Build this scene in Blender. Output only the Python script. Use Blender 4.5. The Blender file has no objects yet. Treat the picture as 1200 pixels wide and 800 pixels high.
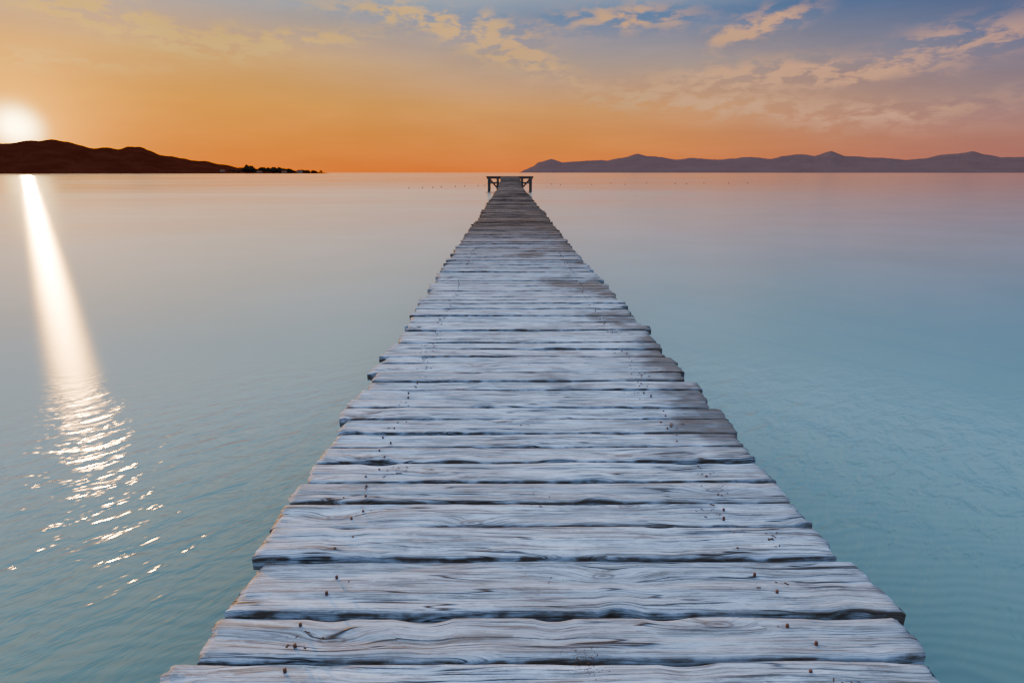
import bpy, math, random
from mathutils import Vector, noise, Matrix
random.seed(7)
scene=bpy.context.scene
R=math.radians
F=667.0; PITCH=R(16.5); EYE=1.1; WZ=-0.75
SUN_AZ=R(-39.0); SUN_EL=R(3.2)

def lin(c):
    return tuple(((v/255)/12.92 if v/255<=0.04045 else ((v/255+0.055)/1.055)**2.4) for v in c)+(1.0,)

# ---------- survey helper: bearing / elevation of a thing as measured on the photo
def bearing(px,py):
    x=(px-597)/F; y=(400-py)/F
    f=math.cos(PITCH)+y*math.sin(PITCH); z=y*math.cos(PITCH)-math.sin(PITCH)
    return math.atan2(x,f), math.atan2(z,math.hypot(x,f))
def on_plane(px,py,z):
    x=(px-597)/F; y=(400-py)/F
    f=math.cos(PITCH)+y*math.sin(PITCH); zz=y*math.cos(PITCH)-math.sin(PITCH)
    t=(z-EYE)/zz
    return x*t,f*t

# ---------- node helper
class NT:
    def __init__(s,nt): s.nt=nt; nt.nodes.clear()
    def n(s,t,**k):
        nd=s.nt.nodes.new(t)
        for a,b in k.items(): setattr(nd,a,b)
        return nd
    def set(s,sock,v):
        if v is None: return
        if isinstance(v,bpy.types.NodeSocket): s.nt.links.new(v,sock)
        else:
            if sock.type=='RGBA' and isinstance(v,(int,float)): v=(v,v,v,1)
            if sock.type=='VECTOR' and isinstance(v,(int,float)): v=(v,v,v)
            sock.default_value=v
    def m(s,op,a,b=None,c=None,clamp=False):
        nd=s.n('ShaderNodeMath',operation=op,use_clamp=clamp)
        s.set(nd.inputs[0],a); s.set(nd.inputs[1],b); s.set(nd.inputs[2],c)
        return nd.outputs[0]
    def vm(s,op,a,b=None,scale=None):
        nd=s.n('ShaderNodeVectorMath',operation=op)
        s.set(nd.inputs[0],a); s.set(nd.inputs[1],b)
        if scale is not None: s.set(nd.inputs[3],scale)
        return nd.outputs[1] if op in('LENGTH','DOT_PRODUCT','DISTANCE') else nd.outputs[0]
    def mr(s,v,a,b,c=0.0,d=1.0,smooth=True):
        nd=s.n('ShaderNodeMapRange',interpolation_type='SMOOTHSTEP' if smooth else 'LINEAR')
        for i,x in enumerate((v,a,b,c,d)): s.set(nd.inputs[i],x)
        return nd.outputs[0]
    def mix(s,f,a,b,bt='MIX'):
        nd=s.n('ShaderNodeMix',data_type='RGBA',blend_type=bt)
        s.set(nd.inputs[0],f); s.set(nd.inputs[6],a); s.set(nd.inputs[7],b)
        return nd.outputs[2]
    def noise(s,vec,scale,detail=2,rough=0.5,dist=0.0,col=False,dim='3D'):
        nd=s.n('ShaderNodeTexNoise',noise_dimensions=dim)
        s.set(nd.inputs['Vector'],vec); s.set(nd.inputs['Scale'],scale); s.set(nd.inputs['Detail'],detail)
        s.set(nd.inputs['Roughness'],rough); s.set(nd.inputs['Distortion'],dist)
        return nd.outputs['Color' if col else 'Fac']
    def sep(s,v):
        nd=s.n('ShaderNodeSeparateXYZ'); s.set(nd.inputs[0],v); return nd.outputs
    def comb(s,x,y,z):
        nd=s.n('ShaderNodeCombineXYZ')
        s.set(nd.inputs[0],x); s.set(nd.inputs[1],y); s.set(nd.inputs[2],z); return nd.outputs[0]
    def ramp(s,f,stops,interp='LINEAR'):
        nd=s.n('ShaderNodeValToRGB'); cr=nd.color_ramp; cr.interpolation=interp
        while len(cr.elements)<len(stops): cr.elements.new(0.5)
        for e,(p,c) in zip(cr.elements,stops): e.position=p; e.color=c
        s.set(nd.inputs[0],f); return nd.outputs[0]

# ================= WORLD / SKY =================
w=bpy.data.worlds.new("sky"); scene.world=w; w.use_nodes=True
T=NT(w.node_tree)
tc=T.n('ShaderNodeTexCoord'); D=T.vm('NORMALIZE',tc.outputs['Generated'])
dx,dy,dz=T.sep(D)
az=T.m('ARCTAN2',dx,dy)                       # 0 = along pier, + = right
el=T.m('ARCSINE',dz)
zc=T.m('MAXIMUM',dz,0.0)
def S(c,k=1.0):
    l=lin(c); return (l[0]*k,l[1]*k,l[2]*k,1)
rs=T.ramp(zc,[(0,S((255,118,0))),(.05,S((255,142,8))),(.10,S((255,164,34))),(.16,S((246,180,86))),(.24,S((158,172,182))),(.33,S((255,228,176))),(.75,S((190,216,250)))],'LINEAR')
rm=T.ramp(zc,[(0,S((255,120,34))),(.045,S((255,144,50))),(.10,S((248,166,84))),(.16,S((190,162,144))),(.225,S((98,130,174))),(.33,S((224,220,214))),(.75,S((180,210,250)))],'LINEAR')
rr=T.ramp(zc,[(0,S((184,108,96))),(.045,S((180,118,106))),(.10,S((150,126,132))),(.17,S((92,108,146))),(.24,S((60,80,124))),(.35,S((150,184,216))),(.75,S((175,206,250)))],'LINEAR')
dA=T.m('ABSOLUTE',T.m('SUBTRACT',az,SUN_AZ))
dA=T.m('MINIMUM',dA,T.m('SUBTRACT',2*math.pi,dA))
f1=T.mr(dA,R(10),R(50)); f2=T.mr(dA,R(44),R(84))
sky=T.mix(f2,T.mix(f1,rs,rm),rr)
boost=T.mr(dz,.25,.60,1.0,1.75)  # upper sky out of view brightened to light planks and water
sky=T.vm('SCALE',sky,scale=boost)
ns=T.n('ShaderNodeTexSky',sky_type='NISHITA',sun_disc=False,sun_elevation=SUN_EL,sun_rotation=SUN_AZ)
nsc=T.vm('MINIMUM',ns.outputs[0],(12.0,8.0,4.0))
sky=T.vm('ADD',sky,T.vm('SCALE',nsc,scale=0.0015))
# light added to warm the water: veil on the sun's side of the dome
warm_fill=T.m('MULTIPLY',T.mr(dz,.245,.42),T.m('EXPONENT',T.m('MULTIPLY',T.m('POWER',T.m('DIVIDE',dA,R(48)),2.0),-1.0)))
warm_fill=T.m('MULTIPLY',warm_fill,T.mr(dz,.55,.85,1.0,.2))
sky=T.vm('ADD',sky,T.vm('SCALE',(1.0,.64,.26),scale=warm_fill))
wn=T.noise(D,9.0,3,.6,col=True)
wsep=T.sep(wn)
wa=T.m('ADD',az,T.m('MULTIPLY',T.m('SUBTRACT',wsep[0],.5),R(6)))
we=T.m('ADD',el,T.m('MULTIPLY',T.m('SUBTRACT',wsep[1],.5),R(2.6)))
blobs=[(165,28,110,13,-.10,2.4),(40,72,110,8,.05,.8),(500,24,95,11,-.10,1.6),(350,50,60,9,.1,1.4),
 (618,70,48,15,-.25,2.4),(735,20,60,10,0,1.3),(885,32,36,10,.3,1.8),(950,88,85,10,.02,2.1),
 (800,98,90,15,.1,.9),(880,124,150,13,-.1,.9),(1080,128,90,10,.1,.6),(1150,40,70,14,.1,.9)]
tot=None
for (px,py,sx,sy,tilt,amp) in blobs:
    a0,e0=bearing(px,py)
    ka=math.cos(a0)**1.2
    sxr=sx/F*ka; syr=sy/F*.9
    da=T.m('SUBTRACT',wa,a0); de=T.m('SUBTRACT',we,e0)
    de2=T.m('MULTIPLY_ADD',da,-tilt,de)
    qa=T.m('MULTIPLY',da,1/sxr); qb=T.m('MULTIPLY',de2,1/syr)
    q=T.m('MULTIPLY_ADD',qa,qa,T.m('MULTIPLY',qb,qb))
    g=T.m('EXPONENT',T.m('MULTIPLY_ADD',q,-.9,math.log(amp)))
    tot=g if tot is None else T.m('ADD',tot,g)
cv=T.comb(T.m('MULTIPLY',az,12.0),T.m('MULTIPLY',el,34.0),0.0)
cn=T.noise(cv,1.9,6,.60,.15,dim='2D')
cm=T.m('MULTIPLY',tot,T.mr(cn,.39,.62))
cm=T.m('MINIMUM',T.m('MULTIPLY',cm,.85),.88)
ccol=T.mix(T.mr(dA,R(0),R(80)),S((255,206,104)),S((240,172,134)))
sky=T.mix(cm,sky,ccol)
hz=T.noise(T.comb(T.m('MULTIPLY',az,3.0),T.m('MULTIPLY',el,16.0),3.0),1.3,3,.55,dim='2D')
sky=T.vm('SCALE',sky,scale=T.mr(hz,.2,.8,.93,1.07))
sd=Vector((math.sin(SUN_AZ)*math.cos(SUN_EL),math.cos(SUN_AZ)*math.cos(SUN_EL),math.sin(SUN_EL)))
ang=T.m('ARCCOSINE',T.m('MINIMUM',T.vm('DOT_PRODUCT',D,tuple(sd)),1.0))
def glow(col,amp,deg,pw):
    global sky
    k=T.m('MULTIPLY',T.m('EXPONENT',T.m('MULTIPLY',T.m('POWER',T.m('DIVIDE',ang,R(deg)),pw),-1.0)),amp)
    cc=T.comb(T.m('MULTIPLY',k,col[0]),T.m('MULTIPLY',k,col[1]),T.m('MULTIPLY',k,col[2]))
    sky=T.vm('ADD',sky,cc)
glow((1,.78,.34),14.0,1.0,2.0)
glow((1,.46,.02),2.2,3.0,1.0)
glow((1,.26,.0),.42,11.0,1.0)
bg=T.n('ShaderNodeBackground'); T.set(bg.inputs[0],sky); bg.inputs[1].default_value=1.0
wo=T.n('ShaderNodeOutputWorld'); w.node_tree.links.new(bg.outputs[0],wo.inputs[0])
w.cycles.sampling_method='MANUAL'; w.cycles.sample_map_resolution=512

# sun
sl=bpy.data.lights.new("sun",'SUN'); sl.energy=3.8; sl.angle=R(.5); sl.color=(1,.50,.12)
so=bpy.data.objects.new("sun",sl); scene.collection.objects.link(so)
so.rotation_euler=(-sd).to_track_quat('-Z','Y').to_euler()

# camera
cam=bpy.data.cameras.new("camera"); cam.lens=20.01; cam.sensor_width=36; cam.clip_end=100000; cam.clip_start=.05
co=bpy.data.objects.new("camera",cam); scene.collection.objects.link(co); scene.camera=co
co.location=(0,0,EYE); co.rotation_euler=(R(90)-PITCH,0,-R(.27))

# ---------- mesh helper
def mk(name,verts,faces,mat=None,smooth=False,parent=None):
    me=bpy.data.meshes.new(name); me.from_pydata(verts,[],faces); me.update()
    ob=bpy.data.objects.new(name,me); scene.collection.objects.link(ob)
    if mat: me.materials.append(mat)
    if smooth: me.polygons.foreach_set('use_smooth',[True]*len(me.polygons))
    if parent: ob.parent=parent
    return ob
def newmat(name):
    m=bpy.data.materials.new(name); m.use_nodes=True; return m,NT(m.node_tree)
def out(T,sh):
    o=T.n('ShaderNodeOutputMaterial'); T.nt.links.new(sh,o.inputs[0])

# ================= WATER =================
wm,T=newmat("sea_water")
geo=T.n('ShaderNodeNewGeometry'); P=geo.outputs['Position']
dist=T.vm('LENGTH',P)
near=T.m('MULTIPLY',T.mr(dist,4.2,7.0,1.0,0.0),T.mr(dist,2.3,3.3,.40,1.0))
fr=T.n('ShaderNodeFresnel'); fr.inputs[0].default_value=1.33
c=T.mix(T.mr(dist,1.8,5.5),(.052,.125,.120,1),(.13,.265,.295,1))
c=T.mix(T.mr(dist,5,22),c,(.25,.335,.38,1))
big=T.noise(P,.35,3,.5)
c=T.mix(T.mr(big,.3,.7,0,.28),c,(.09,.20,.19,1))
warp=T.vm('ADD',P,T.vm('SCALE',T.noise(P,1.1,2,.5,col=True),scale=.45))
wv=T.n('ShaderNodeTexWave',wave_type='BANDS',bands_direction='Y')
T.set(wv.inputs['Vector'],T.vm('MULTIPLY',warp,(.25,1,1))); wv.inputs['Scale'].default_value=4.6; wv.inputs['Distortion'].default_value=1.5
wv.inputs['Detail'].default_value=2
rip=T.m('MULTIPLY',wv.outputs['Fac'],T.mr(dist,2.5,9,.16,0.0))
c=T.mix(rip,c,(.17,.30,.28,1))
# wavelets roll in from the sun's bearing: crests longer across it than along it
al=T.vm('DOT_PRODUCT',P,(math.sin(SUN_AZ),math.cos(SUN_AZ),0)); ac=T.vm('DOT_PRODUCT',P,(math.cos(SUN_AZ),-math.sin(SUN_AZ),0))
n1=T.noise(T.comb(T.m('MULTIPLY',ac,.50),al,0.0),7.5,3,.6,.4); n2=T.noise(P,1.6,2,.5)
h=T.m('ADD',T.m('MULTIPLY',n1,.030),T.m('MULTIPLY',n2,.008))
bp=T.n('ShaderNodeBump'); bp.inputs['Distance'].default_value=1.0
T.set(bp.inputs['Height'],h); T.set(bp.inputs['Strength'],T.m('ADD',T.m('MULTIPLY',near,.85),.015))
df=T.n('ShaderNodeBsdfDiffuse'); T.set(df.inputs[0],c)
gl=T.n('ShaderNodeBsdfAnisotropic',distribution='BECKMANN'); gl.inputs[0].default_value=(1,1,1,1)
T.set(gl.inputs['Anisotropy'],T.mr(dist,3.5,7.0,.20,.44))
tg=T.comb(math.cos(SUN_AZ),-math.sin(SUN_AZ),0.0); T.set(gl.inputs['Tangent'],tg)
T.set(gl.inputs['Roughness'],T.mr(dist,3.5,7.0,.19,.30)); T.set(gl.inputs['Normal'],bp.outputs[0]); T.set(fr.inputs['Normal'],bp.outputs[0])
# calm patches between the ripples mirror the low sky
g2_=T.n('ShaderNodeBsdfAnisotropic',distribution='BECKMANN'); g2_.inputs[0].default_value=(1,1,1,1); g2_.inputs['Roughness'].default_value=.15
T.set(g2_.inputs['Normal'],bp.outputs[0])
mg=T.n('ShaderNodeMixShader')
pt=T.mr(T.noise(T.vm('MULTIPLY',P,(.03,.09,1)),1.0,5,.6),.3,.7,.12,.44)
T.set(mg.inputs[0],T.m('ADD',pt,T.mr(dist,12,120,0,.42)))
T.nt.links.new(gl.outputs[0],mg.inputs[1]); T.nt.links.new(g2_.outputs[0],mg.inputs[2])
ms=T.n('ShaderNodeMixShader'); T.set(ms.inputs[0],fr.outputs[0])
T.nt.links.new(df.outputs[0],ms.inputs[1]); T.nt.links.new(mg.outputs[0],ms.inputs[2]); out(T,ms.outputs[0])
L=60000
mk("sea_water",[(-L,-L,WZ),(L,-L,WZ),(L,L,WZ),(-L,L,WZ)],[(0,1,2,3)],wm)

# ================= WOOD =================
wd,T=newmat("weathered_wood")
at=T.n('ShaderNodeAttribute',attribute_name='wc'); u,v,pid=T.sep(at.outputs['Vector'])
ed=T.n('ShaderNodeAttribute',attribute_name='edge').outputs['Fac']
g=T.n('ShaderNodeNewGeometry'); P=g.outputs['Position']; gx,gy,gz=T.sep(P)
po=T.m('MULTIPLY',pid,13.37)
vor=T.n('ShaderNodeTexVoronoi',feature='F1',voronoi_dimensions='2D')
kw=T.noise(T.comb(T.m('ADD',T.m('MULTIPLY',u,9.0),po),T.m('MULTIPLY',v,25.0),po),1.0,2,.5)
T.set(vor.inputs['Vector'],T.comb(T.m('ADD',T.m('MULTIPLY',u,2.1),T.m('ADD',po,T.m('MULTIPLY',kw,.12))),T.m('ADD',T.m('MULTIPLY',v,6.5),T.m('MULTIPLY',pid,3.7)),0.0)); vor.inputs['Scale'].default_value=1.0
kd=vor.outputs['Distance']
kr=T.sep(vor.outputs['Color'])[0]
kon=T.mr(kr,.62,.66)
pull=T.m('MULTIPLY',T.m('EXPONENT',T.m('MULTIPLY',T.m('POWER',kd,2.0),-20.0)),kon)
lw=T.noise(T.comb(T.m('ADD',T.m('MULTIPLY',u,1.6),po),T.m('MULTIPLY',v,3.0),po),1.0,2,.5)
vv=T.m('ADD',T.m('ADD',v,T.m('MULTIPLY',pull,.035)),T.m('MULTIPLY',lw,.05))
fine=T.noise(T.comb(T.m('ADD',T.m('MULTIPLY',u,5.5),po),T.m('MULTIPLY',vv,260.0),po),1.0,5,.72)
mid=T.noise(T.comb(T.m('ADD',T.m('MULTIPLY',u,1.8),po),T.m('MULTIPLY',vv,70.0),T.m('ADD',po,4.0)),1.0,5,.68)
crk=T.noise(T.comb(T.m('ADD',T.m('MULTIPLY',u,1.1),po),T.m('MULTIPLY',vv,30.0),T.m('ADD',po,9.0)),1.0,2,.5)
gate=T.noise(T.comb(T.m('MULTIPLY',u,2.2),T.m('MULTIPLY',v,9.0),po),1.0,2)
crack=T.m('MULTIPLY',T.mr(T.m('ABSOLUTE',T.m('SUBTRACT',crk,.5)),0.0,.018,1.0,0.0),T.mr(gate,.45,.56))
pat=T.noise(T.comb(T.m('ADD',T.m('MULTIPLY',u,4.0),po),T.m('MULTIPLY',v,20.0),po),1.0,8,.78)
c=T.ramp(T.m('ADD',T.m('MULTIPLY',mid,.45),T.m('MULTIPLY',fine,.55)),[(.35,(.075,.060,.053,1)),(.44,(.22,.22,.23,1)),(.51,(.39,.45,.56,1)),(.63,(.60,.73,.93,1))])
c=T.mix(T.mr(pat,.49,.62,0,.85),c,(.62,.75,.96,1))
c=T.mix(T.mr(pat,.46,.35,0,.65),c,(.13,.105,.095,1))
c=T.mix(T.mr(fine,.48,.37,0,.78),c,(.09,.072,.065,1))
pr=T.n('ShaderNodeTexWhiteNoise',noise_dimensions='1D'); T.set(pr.inputs['W'],pid)
c=T.mix(T.mr(pr.outputs['Value'],.5,1.0,0,.36),c,(.17,.15,.145,1))
sp=T.noise(P,260.0,2,.6)
c=T.mix(T.m('MULTIPLY',T.mr(sp,.62,.70),T.mr(pat,.45,.6,0,.5)),c,(.62,.56,.48,1))
st=T.noise(T.vm('MULTIPLY',P,(1.0,.75,1)),1.3,4,.6)
right=T.m('ADD',st,T.m('MULTIPLY',T.m('SUBTRACT',gx,.1),.14))
c=T.mix(T.m('MULTIPLY',T.mr(right,.54,.70,0,.85),T.mr(gy,1.3,2.4)),c,(.07,.052,.042,1))
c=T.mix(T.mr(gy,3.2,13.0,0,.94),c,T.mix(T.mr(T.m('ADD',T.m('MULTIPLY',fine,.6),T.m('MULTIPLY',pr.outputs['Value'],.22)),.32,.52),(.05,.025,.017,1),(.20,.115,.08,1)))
ring=T.m('SINE',T.m('MULTIPLY',kd,120.0))
km=T.m('MULTIPLY',T.mr(kd,.05,.14,1,0),kon)
c=T.mix(T.m('MULTIPLY',km,T.mr(ring,-1,1,.3,.75)),c,(.13,.08,.055,1))
c=T.mix(crack,c,(.02,.014,.012,1))
e2=T.m('MULTIPLY',ed,T.mr(T.noise(T.vm('MULTIPLY',P,(12,30,30)),1.0,3),.35,.6,.2,1.0))
c=T.mix(e2,c,(.07,.048,.036,1))
hgt=T.m('SUBTRACT',T.m('ADD',T.m('MULTIPLY',fine,.0034),T.m('MULTIPLY',mid,.006)),T.m('MULTIPLY',crack,.007))
hgt=T.m('SUBTRACT',hgt,T.m('MULTIPLY',km,.003))
bp=T.n('ShaderNodeBump'); T.set(bp.inputs['Height'],hgt); bp.inputs['Distance'].default_value=1.0; bp.inputs['Strength'].default_value=1.0
b=T.n('ShaderNodeBsdfPrincipled'); T.set(b.inputs['Base Color'],c); T.set(b.inputs['Normal'],bp.outputs[0])
b.inputs['Roughness'].default_value=.65; T.set(b.inputs['Specular IOR Level'],T.mr(gy,3.0,14.0,.35,.08))
out(T,b.outputs[0])

dk,T=newmat("wet_dark_wood")
g=T.n('ShaderNodeNewGeometry'); nn=T.noise(T.vm('MULTIPLY',g.outputs['Position'],(20,20,3)),1.0,4,.6)
b=T.n('ShaderNodeBsdfPrincipled'); T.set(b.inputs['Base Color'],T.mix(nn,(.02,.015,.012,1),(.09,.07,.055,1))); b.inputs['Roughness'].default_value=.7; out(T,b.outputs[0])

# planks
def dist_of(py): return on_plane(597,py,0)[1]
V=[];Fc=[];WC=[];ED=[]
def plank(y0,y1,xl,xr,zf,pid,nx,ny,yaw=0,rough=1.0,thick=.045):
    wdt=y1-y0; yc=(y0+y1)/2; z0=random.uniform(-.005,.005)*rough; tilt=random.uniform(-.04,.04)*rough
    r=.0045
    prof=[]
    hw=wdt/2
    for i in range(ny+1):
        t=i/ny; vv=-hw+ t*wdt
        dzz=-r if i in(0,ny) else 0
        prof.append((vv,dzz,1.0 if (i==0 or i==ny) else 0.0,True))
    prof.insert(1,(-hw+.0025,-.001,.55,True)); prof.insert(-1,(hw-.0025,-.001,.55,True))
    prof.append((hw,-thick,1,False)); prof.append((-hw,-thick,1,False))
    n=len(prof); base=len(V)
    s=pid*7.31
    lskew=random.uniform(-.10,.10); rskew=random.uniform(-.10,.10)   # ends not sawn square
    for ix in range(nx+1):
        t=ix/nx
        x=xl+(xr-xl)*t
        xx0=x
        edgeN0=(noise.noise(Vector((x*2.2,s,0)))*.009+noise.noise(Vector((x*11,s,5)))*.0028+max(0,noise.noise(Vector((x*5,s,7)))-.28)*.045)*rough
        edgeN1=(noise.noise(Vector((x*2.2,s,20)))*.009+noise.noise(Vector((x*11,s,25)))*.0028-max(0,noise.noise(Vector((x*5,s,27)))-.28)*.045)*rough
        bow=noise.noise(Vector((x*.7,s,40)))*.007*rough
        for (vv,dzz,e,top) in prof:
            a=(vv+hw)/wdt
            yy=yc+vv+edgeN0*(1-a)+edgeN1*a+(x-.1)*yaw
            zz=zf(yc)+z0+bow+vv*tilt
            if top:
                zz+=dzz
                zz+=(noise.noise(Vector((x*2.2,vv*26+s,1)))*.0038+noise.noise(Vector((x*4,vv*80+s,3)))*.0014)*rough
                if e>.4: zz-=max(0,noise.noise(Vector((x*4,vv*10+s,8))))*.007*rough*(1 if e==1 else .35)
            else: zz-=thick
            xo=0
            if ix==0 or ix==nx or ix==1 or ix==nx-1:
                k=1 if ix in(0,nx) else .6
                xo=k*(noise.noise(Vector((vv*14+s,ix*3.0,50)))*.022+noise.noise(Vector((vv*70+s,ix*3.0,60)))*.012)*rough
                if top and ix in(0,nx): zz-=.005*rough
            xo+=vv*(lskew*(1-t)+rskew*t)
            V.append((x+xo,yy,zz)); WC.append((xx0,vv+ (0 if top else .05),pid)); 
            endd=min(t,1-t)*(xr-xl)
            ED.append(min(1,max(e, .8*math.exp(-endd/.025))))
    for ix in range(nx):
        for k in range(n):
            a=base+ix*n+k; b2=base+ix*n+(k+1)%n
            Fc.append((a,b2,b2+n,a+n))
    Fc.append(tuple(base+k for k in range(n))[::-1]); Fc.append(tuple(base+nx*n+k for k in range(n)))
def rise(y):
    t=min(1,max(0,(y-44)/16)); return .70*t*t*(3-2*t)
meas=[(776,828,166,1128),(721,770,226,1094),(656,715,268,1057),(618.5,652,298,983),(589.5,615,318,953),(565.5,587,337,928),(542.5,563,357,906),(524.5,540,372,886),(508.5,522,386,871),(491.5,506,396,866)]
nails=[]
pid=1
ylast=None
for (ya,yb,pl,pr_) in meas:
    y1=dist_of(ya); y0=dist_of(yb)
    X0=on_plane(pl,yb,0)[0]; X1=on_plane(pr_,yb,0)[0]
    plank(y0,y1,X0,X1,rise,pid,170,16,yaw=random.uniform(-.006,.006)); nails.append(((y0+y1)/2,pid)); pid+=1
    ylast=y1
y=dist_of(828)-.012
while y>-2.2:
    wi=random.uniform(.12,.16); plank(y-wi,y,-.82+random.uniform(-.02,.02),1.0+random.uniform(-.02,.02),rise,pid,40,8); pid+=1; y-=wi+.012
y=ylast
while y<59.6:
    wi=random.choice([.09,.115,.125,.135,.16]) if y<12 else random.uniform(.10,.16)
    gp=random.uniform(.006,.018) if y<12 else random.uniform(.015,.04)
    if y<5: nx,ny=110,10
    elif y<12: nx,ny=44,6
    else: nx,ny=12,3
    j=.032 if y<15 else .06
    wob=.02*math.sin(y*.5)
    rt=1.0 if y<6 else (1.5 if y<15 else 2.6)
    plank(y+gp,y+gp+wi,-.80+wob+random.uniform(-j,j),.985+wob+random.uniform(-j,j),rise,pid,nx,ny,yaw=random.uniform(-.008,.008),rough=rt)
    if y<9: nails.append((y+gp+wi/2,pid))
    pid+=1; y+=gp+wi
pier=bpy.data.objects.new("wooden_pier",None); scene.collection.objects.link(pier)
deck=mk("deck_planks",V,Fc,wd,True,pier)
def attrs(ob,WC,ED):
    a=ob.data.attributes.new('wc','FLOAT_VECTOR','POINT'); a.data.foreach_set('vector',[q for t in WC for q in t])
    a=ob.data.attributes.new('edge','FLOAT','POINT'); a.data.foreach_set('value',ED)
attrs(deck,WC,ED)
try: deck.data.set_sharp_from_angle(angle=R(50))
except Exception as ex: print(ex)

class B:
    def __init__(s): s.v=[];s.f=[]
    def box(s,c,d,rot=None):
        b=len(s.v); M=rot or Matrix.Identity(3)
        for sx in(-1,1):
            for sy in(-1,1):
                for sz in(-1,1):
                    p=M@Vector((sx*d[0]/2,sy*d[1]/2,sz*d[2]/2)); s.v.append(tuple(Vector(c)+p))
        for q in[(0,1,3,2),(4,6,7,5),(0,4,5,1),(2,3,7,6),(0,2,6,4),(1,5,7,3)]: s.f.append(tuple(b+i for i in q))
    def beam(s,a,b,w_,h_):
        a=Vector(a);b=Vector(b);d=b-a; q=d.to_track_quat('Y','Z').to_matrix()
        s.box((a+b)/2,(w_,d.length,h_),q)
    def post(s,x,y,z0,z1,r,n=10,lean=(0,0)):
        b=len(s.v); k=6
        for i in range(k+1):
            t=i/k; z=z0+(z1-z0)*t
            for j in range(n):
                an=2*math.pi*j/n; rr_=r*(1.08-.12*t)*(1+.08*noise.noise(Vector((x*3+math.cos(an),y+math.sin(an),z*3))))
                s.v.append((x+lean[0]*t+rr_*math.cos(an),y+lean[1]*t+rr_*math.sin(an),z))
        for i in range(k):
            for j in range(n): s.f.append((b+i*n+j,b+i*n+(j+1)%n,b+(i+1)*n+(j+1)%n,b+(i+1)*n+j))
        s.f.append(tuple(b+k*n+j for j in range(n)))
st_=B()
for x in(-.52,.1,.72):
    ys=-2.2
    while ys<59:
        ye=min(59.5,ys+4)
        st_.beam((x,ys,rise(ys)-.045-.075-.014),(x,ye,rise(ye)-.045-.075-.014),.09,.14); ys=ye
mk("stringers",st_.v,st_.f,dk,False,pier)
ps=B(); yy=-1.5
while yy<59:
    for x in(-.55,.75): ps.post(x+random.uniform(-.02,.02),yy,WZ-1.0,rise(yy)-.28,.075)
    ps.beam((-.7,yy,rise(yy)-.25),(.9,yy,rise(yy)-.25),.12,.10)
    yy+=3.0
mk("pilings",ps.v,ps.f,dk,False,pier)
# pier head : raised cross platform on open trestles
hd=B(); H=.72; cx=.06; y0=59.8
for ys in(y0,y0+1.0,y0+2.0):
    for x in(-2.15,-1.25,1.25,2.15): hd.post(cx+x,ys,WZ-1.0,H-.05 if abs(x)>2 else H-.1,.12,lean=(random.uniform(-.05,.05),0))
    hd.beam((cx-2.35,ys,H-.12),(cx+2.35,ys,H-.12),.14,.20)
    for s_ in(-1,1):
        hd.beam((cx+s_*1.1,ys-.1,H-.62),(cx+s_*2.25,ys-.1,H-.62),.08,.14)
        hd.beam((cx+s_*1.27,ys-.02,H-1.15),(cx+s_*2.1,ys-.02,H-.2),.06,.10)
for x in(-2.15,-1.25,1.25,2.15): hd.beam((cx+x,y0-.2,H-.5),(cx+x,y0+2.2,H-.5),.07,.1)
mk("head_trestle",hd.v,hd.f,dk,False,pier)
V=[];Fc=[];WC=[];ED=[]
y=y0-.15
while y<y0+2.2:
    plank(y,y+.16,cx-2.4+random.uniform(-.06,.06),cx+2.4+random.uniform(-.06,.06),lambda q:H+.03,pid,20,4,rough=1.5); pid+=1; y+=.19
hp=mk("head_planks",V,Fc,wd,True,pier); attrs(hp,WC,ED)

nm,T=newmat("rusty_iron"); b=T.n('ShaderNodeBsdfPrincipled'); g=T.n('ShaderNodeNewGeometry')
T.set(b.inputs['Base Color'],T.mix(T.noise(g.outputs['Position'],200.0,3),(.03,.015,.01,1),(.16,.06,.025,1))); b.inputs['Roughness'].default_value=.8; out(T,b.outputs[0])
nb=B()
for (yc,p) in nails:
    for x in(-.52,.72):
        for s_ in(-1,1):
            X=x+random.uniform(-.03,.03);Y=yc+s_*.028+random.uniform(-.012,.012); nb.post(X,Y,-.01,.0045,.0042,8)
mk("nail_heads",nb.v,nb.f,nm,True,pier)
cmn,T=newmat("dried_seaweed"); b=T.n('ShaderNodeBsdfDiffuse'); b.inputs[0].default_value=(.10,.055,.03,1); out(T,b.outputs[0])
cb=B()
def crumb(X,Y,sz):
    cb.box((X,Y,.004),(sz*random.uniform(.5,2.2),sz*random.uniform(.2,.6),sz*.3),Matrix.Rotation(random.uniform(0,3.1),3,'Z'))
for (yc,p) in nails[:26]:
    for x in(-.5,.72,.1):
        k=random.choice([0,2,5,10,16]) if x!=.1 else random.choice([0,0,3])
        cxx=random.gauss(x,.035)
        for i in range(k): crumb(random.gauss(cxx,.026),yc+random.gauss(0,.020),random.uniform(.002,.009))
for i in range(110): crumb(random.gauss(.18,.022),1.06+random.gauss(0,.024),random.uniform(.0015,.0035))
mk("dried_seaweed_crumbs",cb.v,cb.f,cmn)

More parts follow.
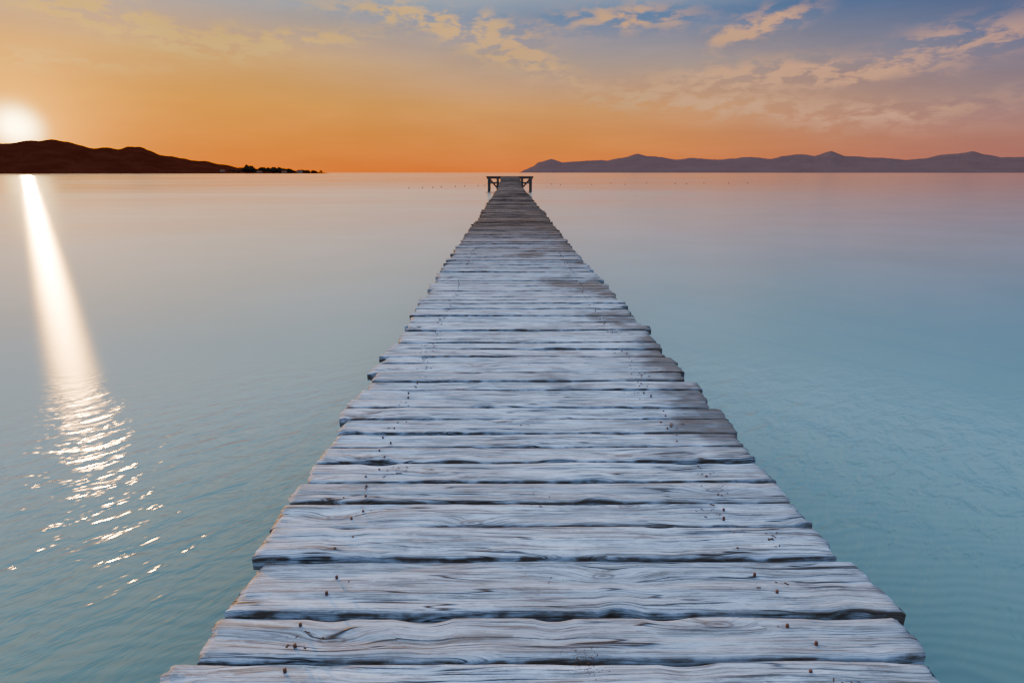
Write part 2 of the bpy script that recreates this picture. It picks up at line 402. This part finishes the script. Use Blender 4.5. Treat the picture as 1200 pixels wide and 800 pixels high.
# ================= DISTANT LAND =================
def ridge(name,prof,Rd,depth,mat,rough,seed,ncol=500,nrow=14):
    pts=[]
    for (px,py) in prof:
        a,e=bearing(px,py); pts.append((a,max(0,(EYE-WZ)+Rd*math.tan(e))))
    a0,a1=pts[0][0],pts[-1][0]
    vs=[];fs=[]
    for i in range(ncol+1):
        a=a0+(a1-a0)*i/ncol
        for k in range(len(pts)-1):
            if pts[k][0]<=a<=pts[k+1][0]+1e-9: break
        t=(a-pts[k][0])/(pts[k+1][0]-pts[k][0]); t=max(0,min(1,t)); ts=t*t*(3-2*t)*.5+t*.5
        hh=pts[k][1]*(1-ts)+pts[k+1][1]*ts
        hmul=min(1,hh/(Rd*.004))
        hh+=hmul*rough*Rd*(noise.fractal(Vector((a*60,seed,0)),1,2,6)*.0013)
        for j in range(nrow+3):
            if j<=nrow:
                s=j/nrow; rr_=Rd-depth*(1-s)
                prf=.72*s**.8+.28*s*s
                z=hh*prf*(1+.55*(1-s)*min(1,3*s)*noise.fractal(Vector((a*40,s*4,seed+3)),1,2,4))
            else:
                s=(j-nrow)/2; rr_=Rd+depth*s; z=hh*(1-s)
            vs.append((rr_*math.sin(a),rr_*math.cos(a),WZ-.3+max(0,z)))
    m=nrow+3
    for i in range(ncol):
        for j in range(m-1):
            q=i*m+j; fs.append((q,q+m,q+m+1,q+1))
    return mk(name,vs,fs,mat,True)
def landmat(name,c1,c2,sc,em=None,es=0):
    m,T=newmat(name); g=T.n('ShaderNodeNewGeometry'); n_=T.noise(g.outputs['Position'],sc,6,.65)
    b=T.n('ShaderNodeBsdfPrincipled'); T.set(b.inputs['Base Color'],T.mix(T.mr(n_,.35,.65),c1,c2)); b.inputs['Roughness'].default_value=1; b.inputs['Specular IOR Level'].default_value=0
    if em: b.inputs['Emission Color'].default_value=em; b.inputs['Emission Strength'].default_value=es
    out(T,b.outputs[0]); return m
mm=landmat("hazy_rock",(.034,.029,.034,1),(.048,.039,.043,1),.0016,S((112,84,86)),.50)  # emission paints aerial haze into the rock, which gives no light itself
hm=landmat("headland_scrub",(.020,.007,.004,1),(.036,.012,.006,1),.02,S((130,30,4)),.10)  # faint red emission is a painted glow, not scrub colour
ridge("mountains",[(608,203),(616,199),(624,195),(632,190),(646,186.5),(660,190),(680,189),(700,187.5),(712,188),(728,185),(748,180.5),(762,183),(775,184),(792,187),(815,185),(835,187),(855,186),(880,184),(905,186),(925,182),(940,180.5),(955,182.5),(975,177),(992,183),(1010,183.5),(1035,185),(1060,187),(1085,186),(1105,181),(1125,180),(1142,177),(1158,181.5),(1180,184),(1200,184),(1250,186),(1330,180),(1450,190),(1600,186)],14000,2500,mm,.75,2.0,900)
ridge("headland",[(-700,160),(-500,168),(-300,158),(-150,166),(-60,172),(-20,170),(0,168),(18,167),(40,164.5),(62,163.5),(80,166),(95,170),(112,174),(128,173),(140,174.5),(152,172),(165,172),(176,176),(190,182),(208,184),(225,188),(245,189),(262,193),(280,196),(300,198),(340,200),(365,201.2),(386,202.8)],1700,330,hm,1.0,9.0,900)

tm=landmat("pine_foliage",(.018,.014,.010,1),(.040,.026,.015,1),.6)
tv=B()
def tree(x,y,z,h_):
    tv.post(x,y,z-1,z+h_*.6,.3,5)
    for i in range(26):
        a=random.uniform(0,6.28); rr_=random.random()**.5*h_*.42; zz=z+h_*(.45+.5*random.random()*(1-rr_/(h_*.6)))
        s_=random.uniform(.5,1.2)*h_*.14
        tv.box((x+rr_*math.cos(a),y+rr_*math.sin(a),zz),(s_*1.6,s_*1.6,s_),Matrix.Rotation(random.uniform(0,3),3,Vector((random.random(),random.random(),random.random())).normalized()))
for i in range(240):
    px=random.choice([random.uniform(195,378),random.gauss(293,3),random.gauss(322,14),random.uniform(250,372)])
    if px>380: continue
    a,_=bearing(px,203); rd=random.uniform(1440,1600)
    gy_=max(.3,(386-px)/386*10*(rd-1370)/330)
    hh=random.uniform(5,10)
    if abs(px-293)<3 : hh=random.uniform(12,19)
    elif 305<px<342: hh=random.uniform(8,15)
    tree(rd*math.sin(a),rd*math.cos(a),WZ+gy_*.6,hh)
mk("pine_trees",tv.v,tv.f,tm)
wl,T=newmat("plaster"); b=T.n('ShaderNodeBsdfDiffuse'); b.inputs[0].default_value=(.24,.15,.11,1); out(T,b.outputs[0])
rf,T=newmat("roof_tile"); b=T.n('ShaderNodeBsdfDiffuse'); b.inputs[0].default_value=(.16,.06,.035,1); out(T,b.outputs[0])
gm,T=newmat("window_glass"); b=T.n('ShaderNodeBsdfPrincipled'); b.inputs['Base Color'].default_value=(.03,.03,.035,1); b.inputs['Roughness'].default_value=.1; out(T,b.outputs[0])
for px in(222,262,305,334,352):
    a,_=bearing(px,203); rd=1420; e=bpy.data.objects.new("beach_house",None); scene.collection.objects.link(e)
    e.location=(rd*math.sin(a),rd*math.cos(a),WZ+.5); e.rotation_euler=(0,0,-a+random.uniform(-.3,.3))
    W_=random.uniform(9,15); hh=random.choice([3.2,5.5])
    q=B(); q.box((0,0,hh/2),(W_,8,hh)); mk("walls",q.v,q.f,wl,False,e)
    mk("roof",[(-W_/2-.4,-4.4,hh+.01),(W_/2+.4,-4.4,hh+.01),(W_/2+.4,4.4,hh+.01),(-W_/2-.4,4.4,hh+.01),(-W_/2+1.5,0,hh+2),(W_/2-1.5,0,hh+2)],[(0,1,5,4),(2,3,4,5),(1,2,5),(3,0,4),(3,2,1,0)],rf,False,e)
    q=B()
    for k in range(4): q.box((-W_/2+W_*(k+.5)/4,-4.01,hh-1.5),(1.1,.06,1.3))
    mk("windows",q.v,q.f,gm,False,e)

bm,T=newmat("buoy_plastic"); b=T.n('ShaderNodeBsdfPrincipled'); b.inputs['Base Color'].default_value=(.12,.06,.035,1); b.inputs['Roughness'].default_value=.5; out(T,b.outputs[0])
def buoys(lst):
    q=B()
    for (px,py) in lst:
        x,y=on_plane(px,py,WZ); r=.10*max(1,y/90)
        base=len(q.v); n=8; prof=[(0,-.8),(.8,-.5),(1,0),(.85,.45),(.45,.8),(.3,1.3),(0,1.4)]
        for (a,z) in prof:
            for j in range(n): q.v.append((x+r*a*math.cos(j*.785),y+r*a*math.sin(j*.785),WZ+r*(z+.2)))
        for i in range(len(prof)-1):
            for j in range(n): q.f.append((base+i*n+j,base+i*n+(j+1)%n,base+(i+1)*n+(j+1)%n,base+(i+1)*n+j))
    mk("buoy_line",q.v,q.f,bm,True)
buoys([(480+i*13+random.uniform(-3,3),221-i*.5) for i in range(8)])
buoys([(640+i*24+random.uniform(-8,8),217-i*.3+random.uniform(-1,1)) for i in range(11)])
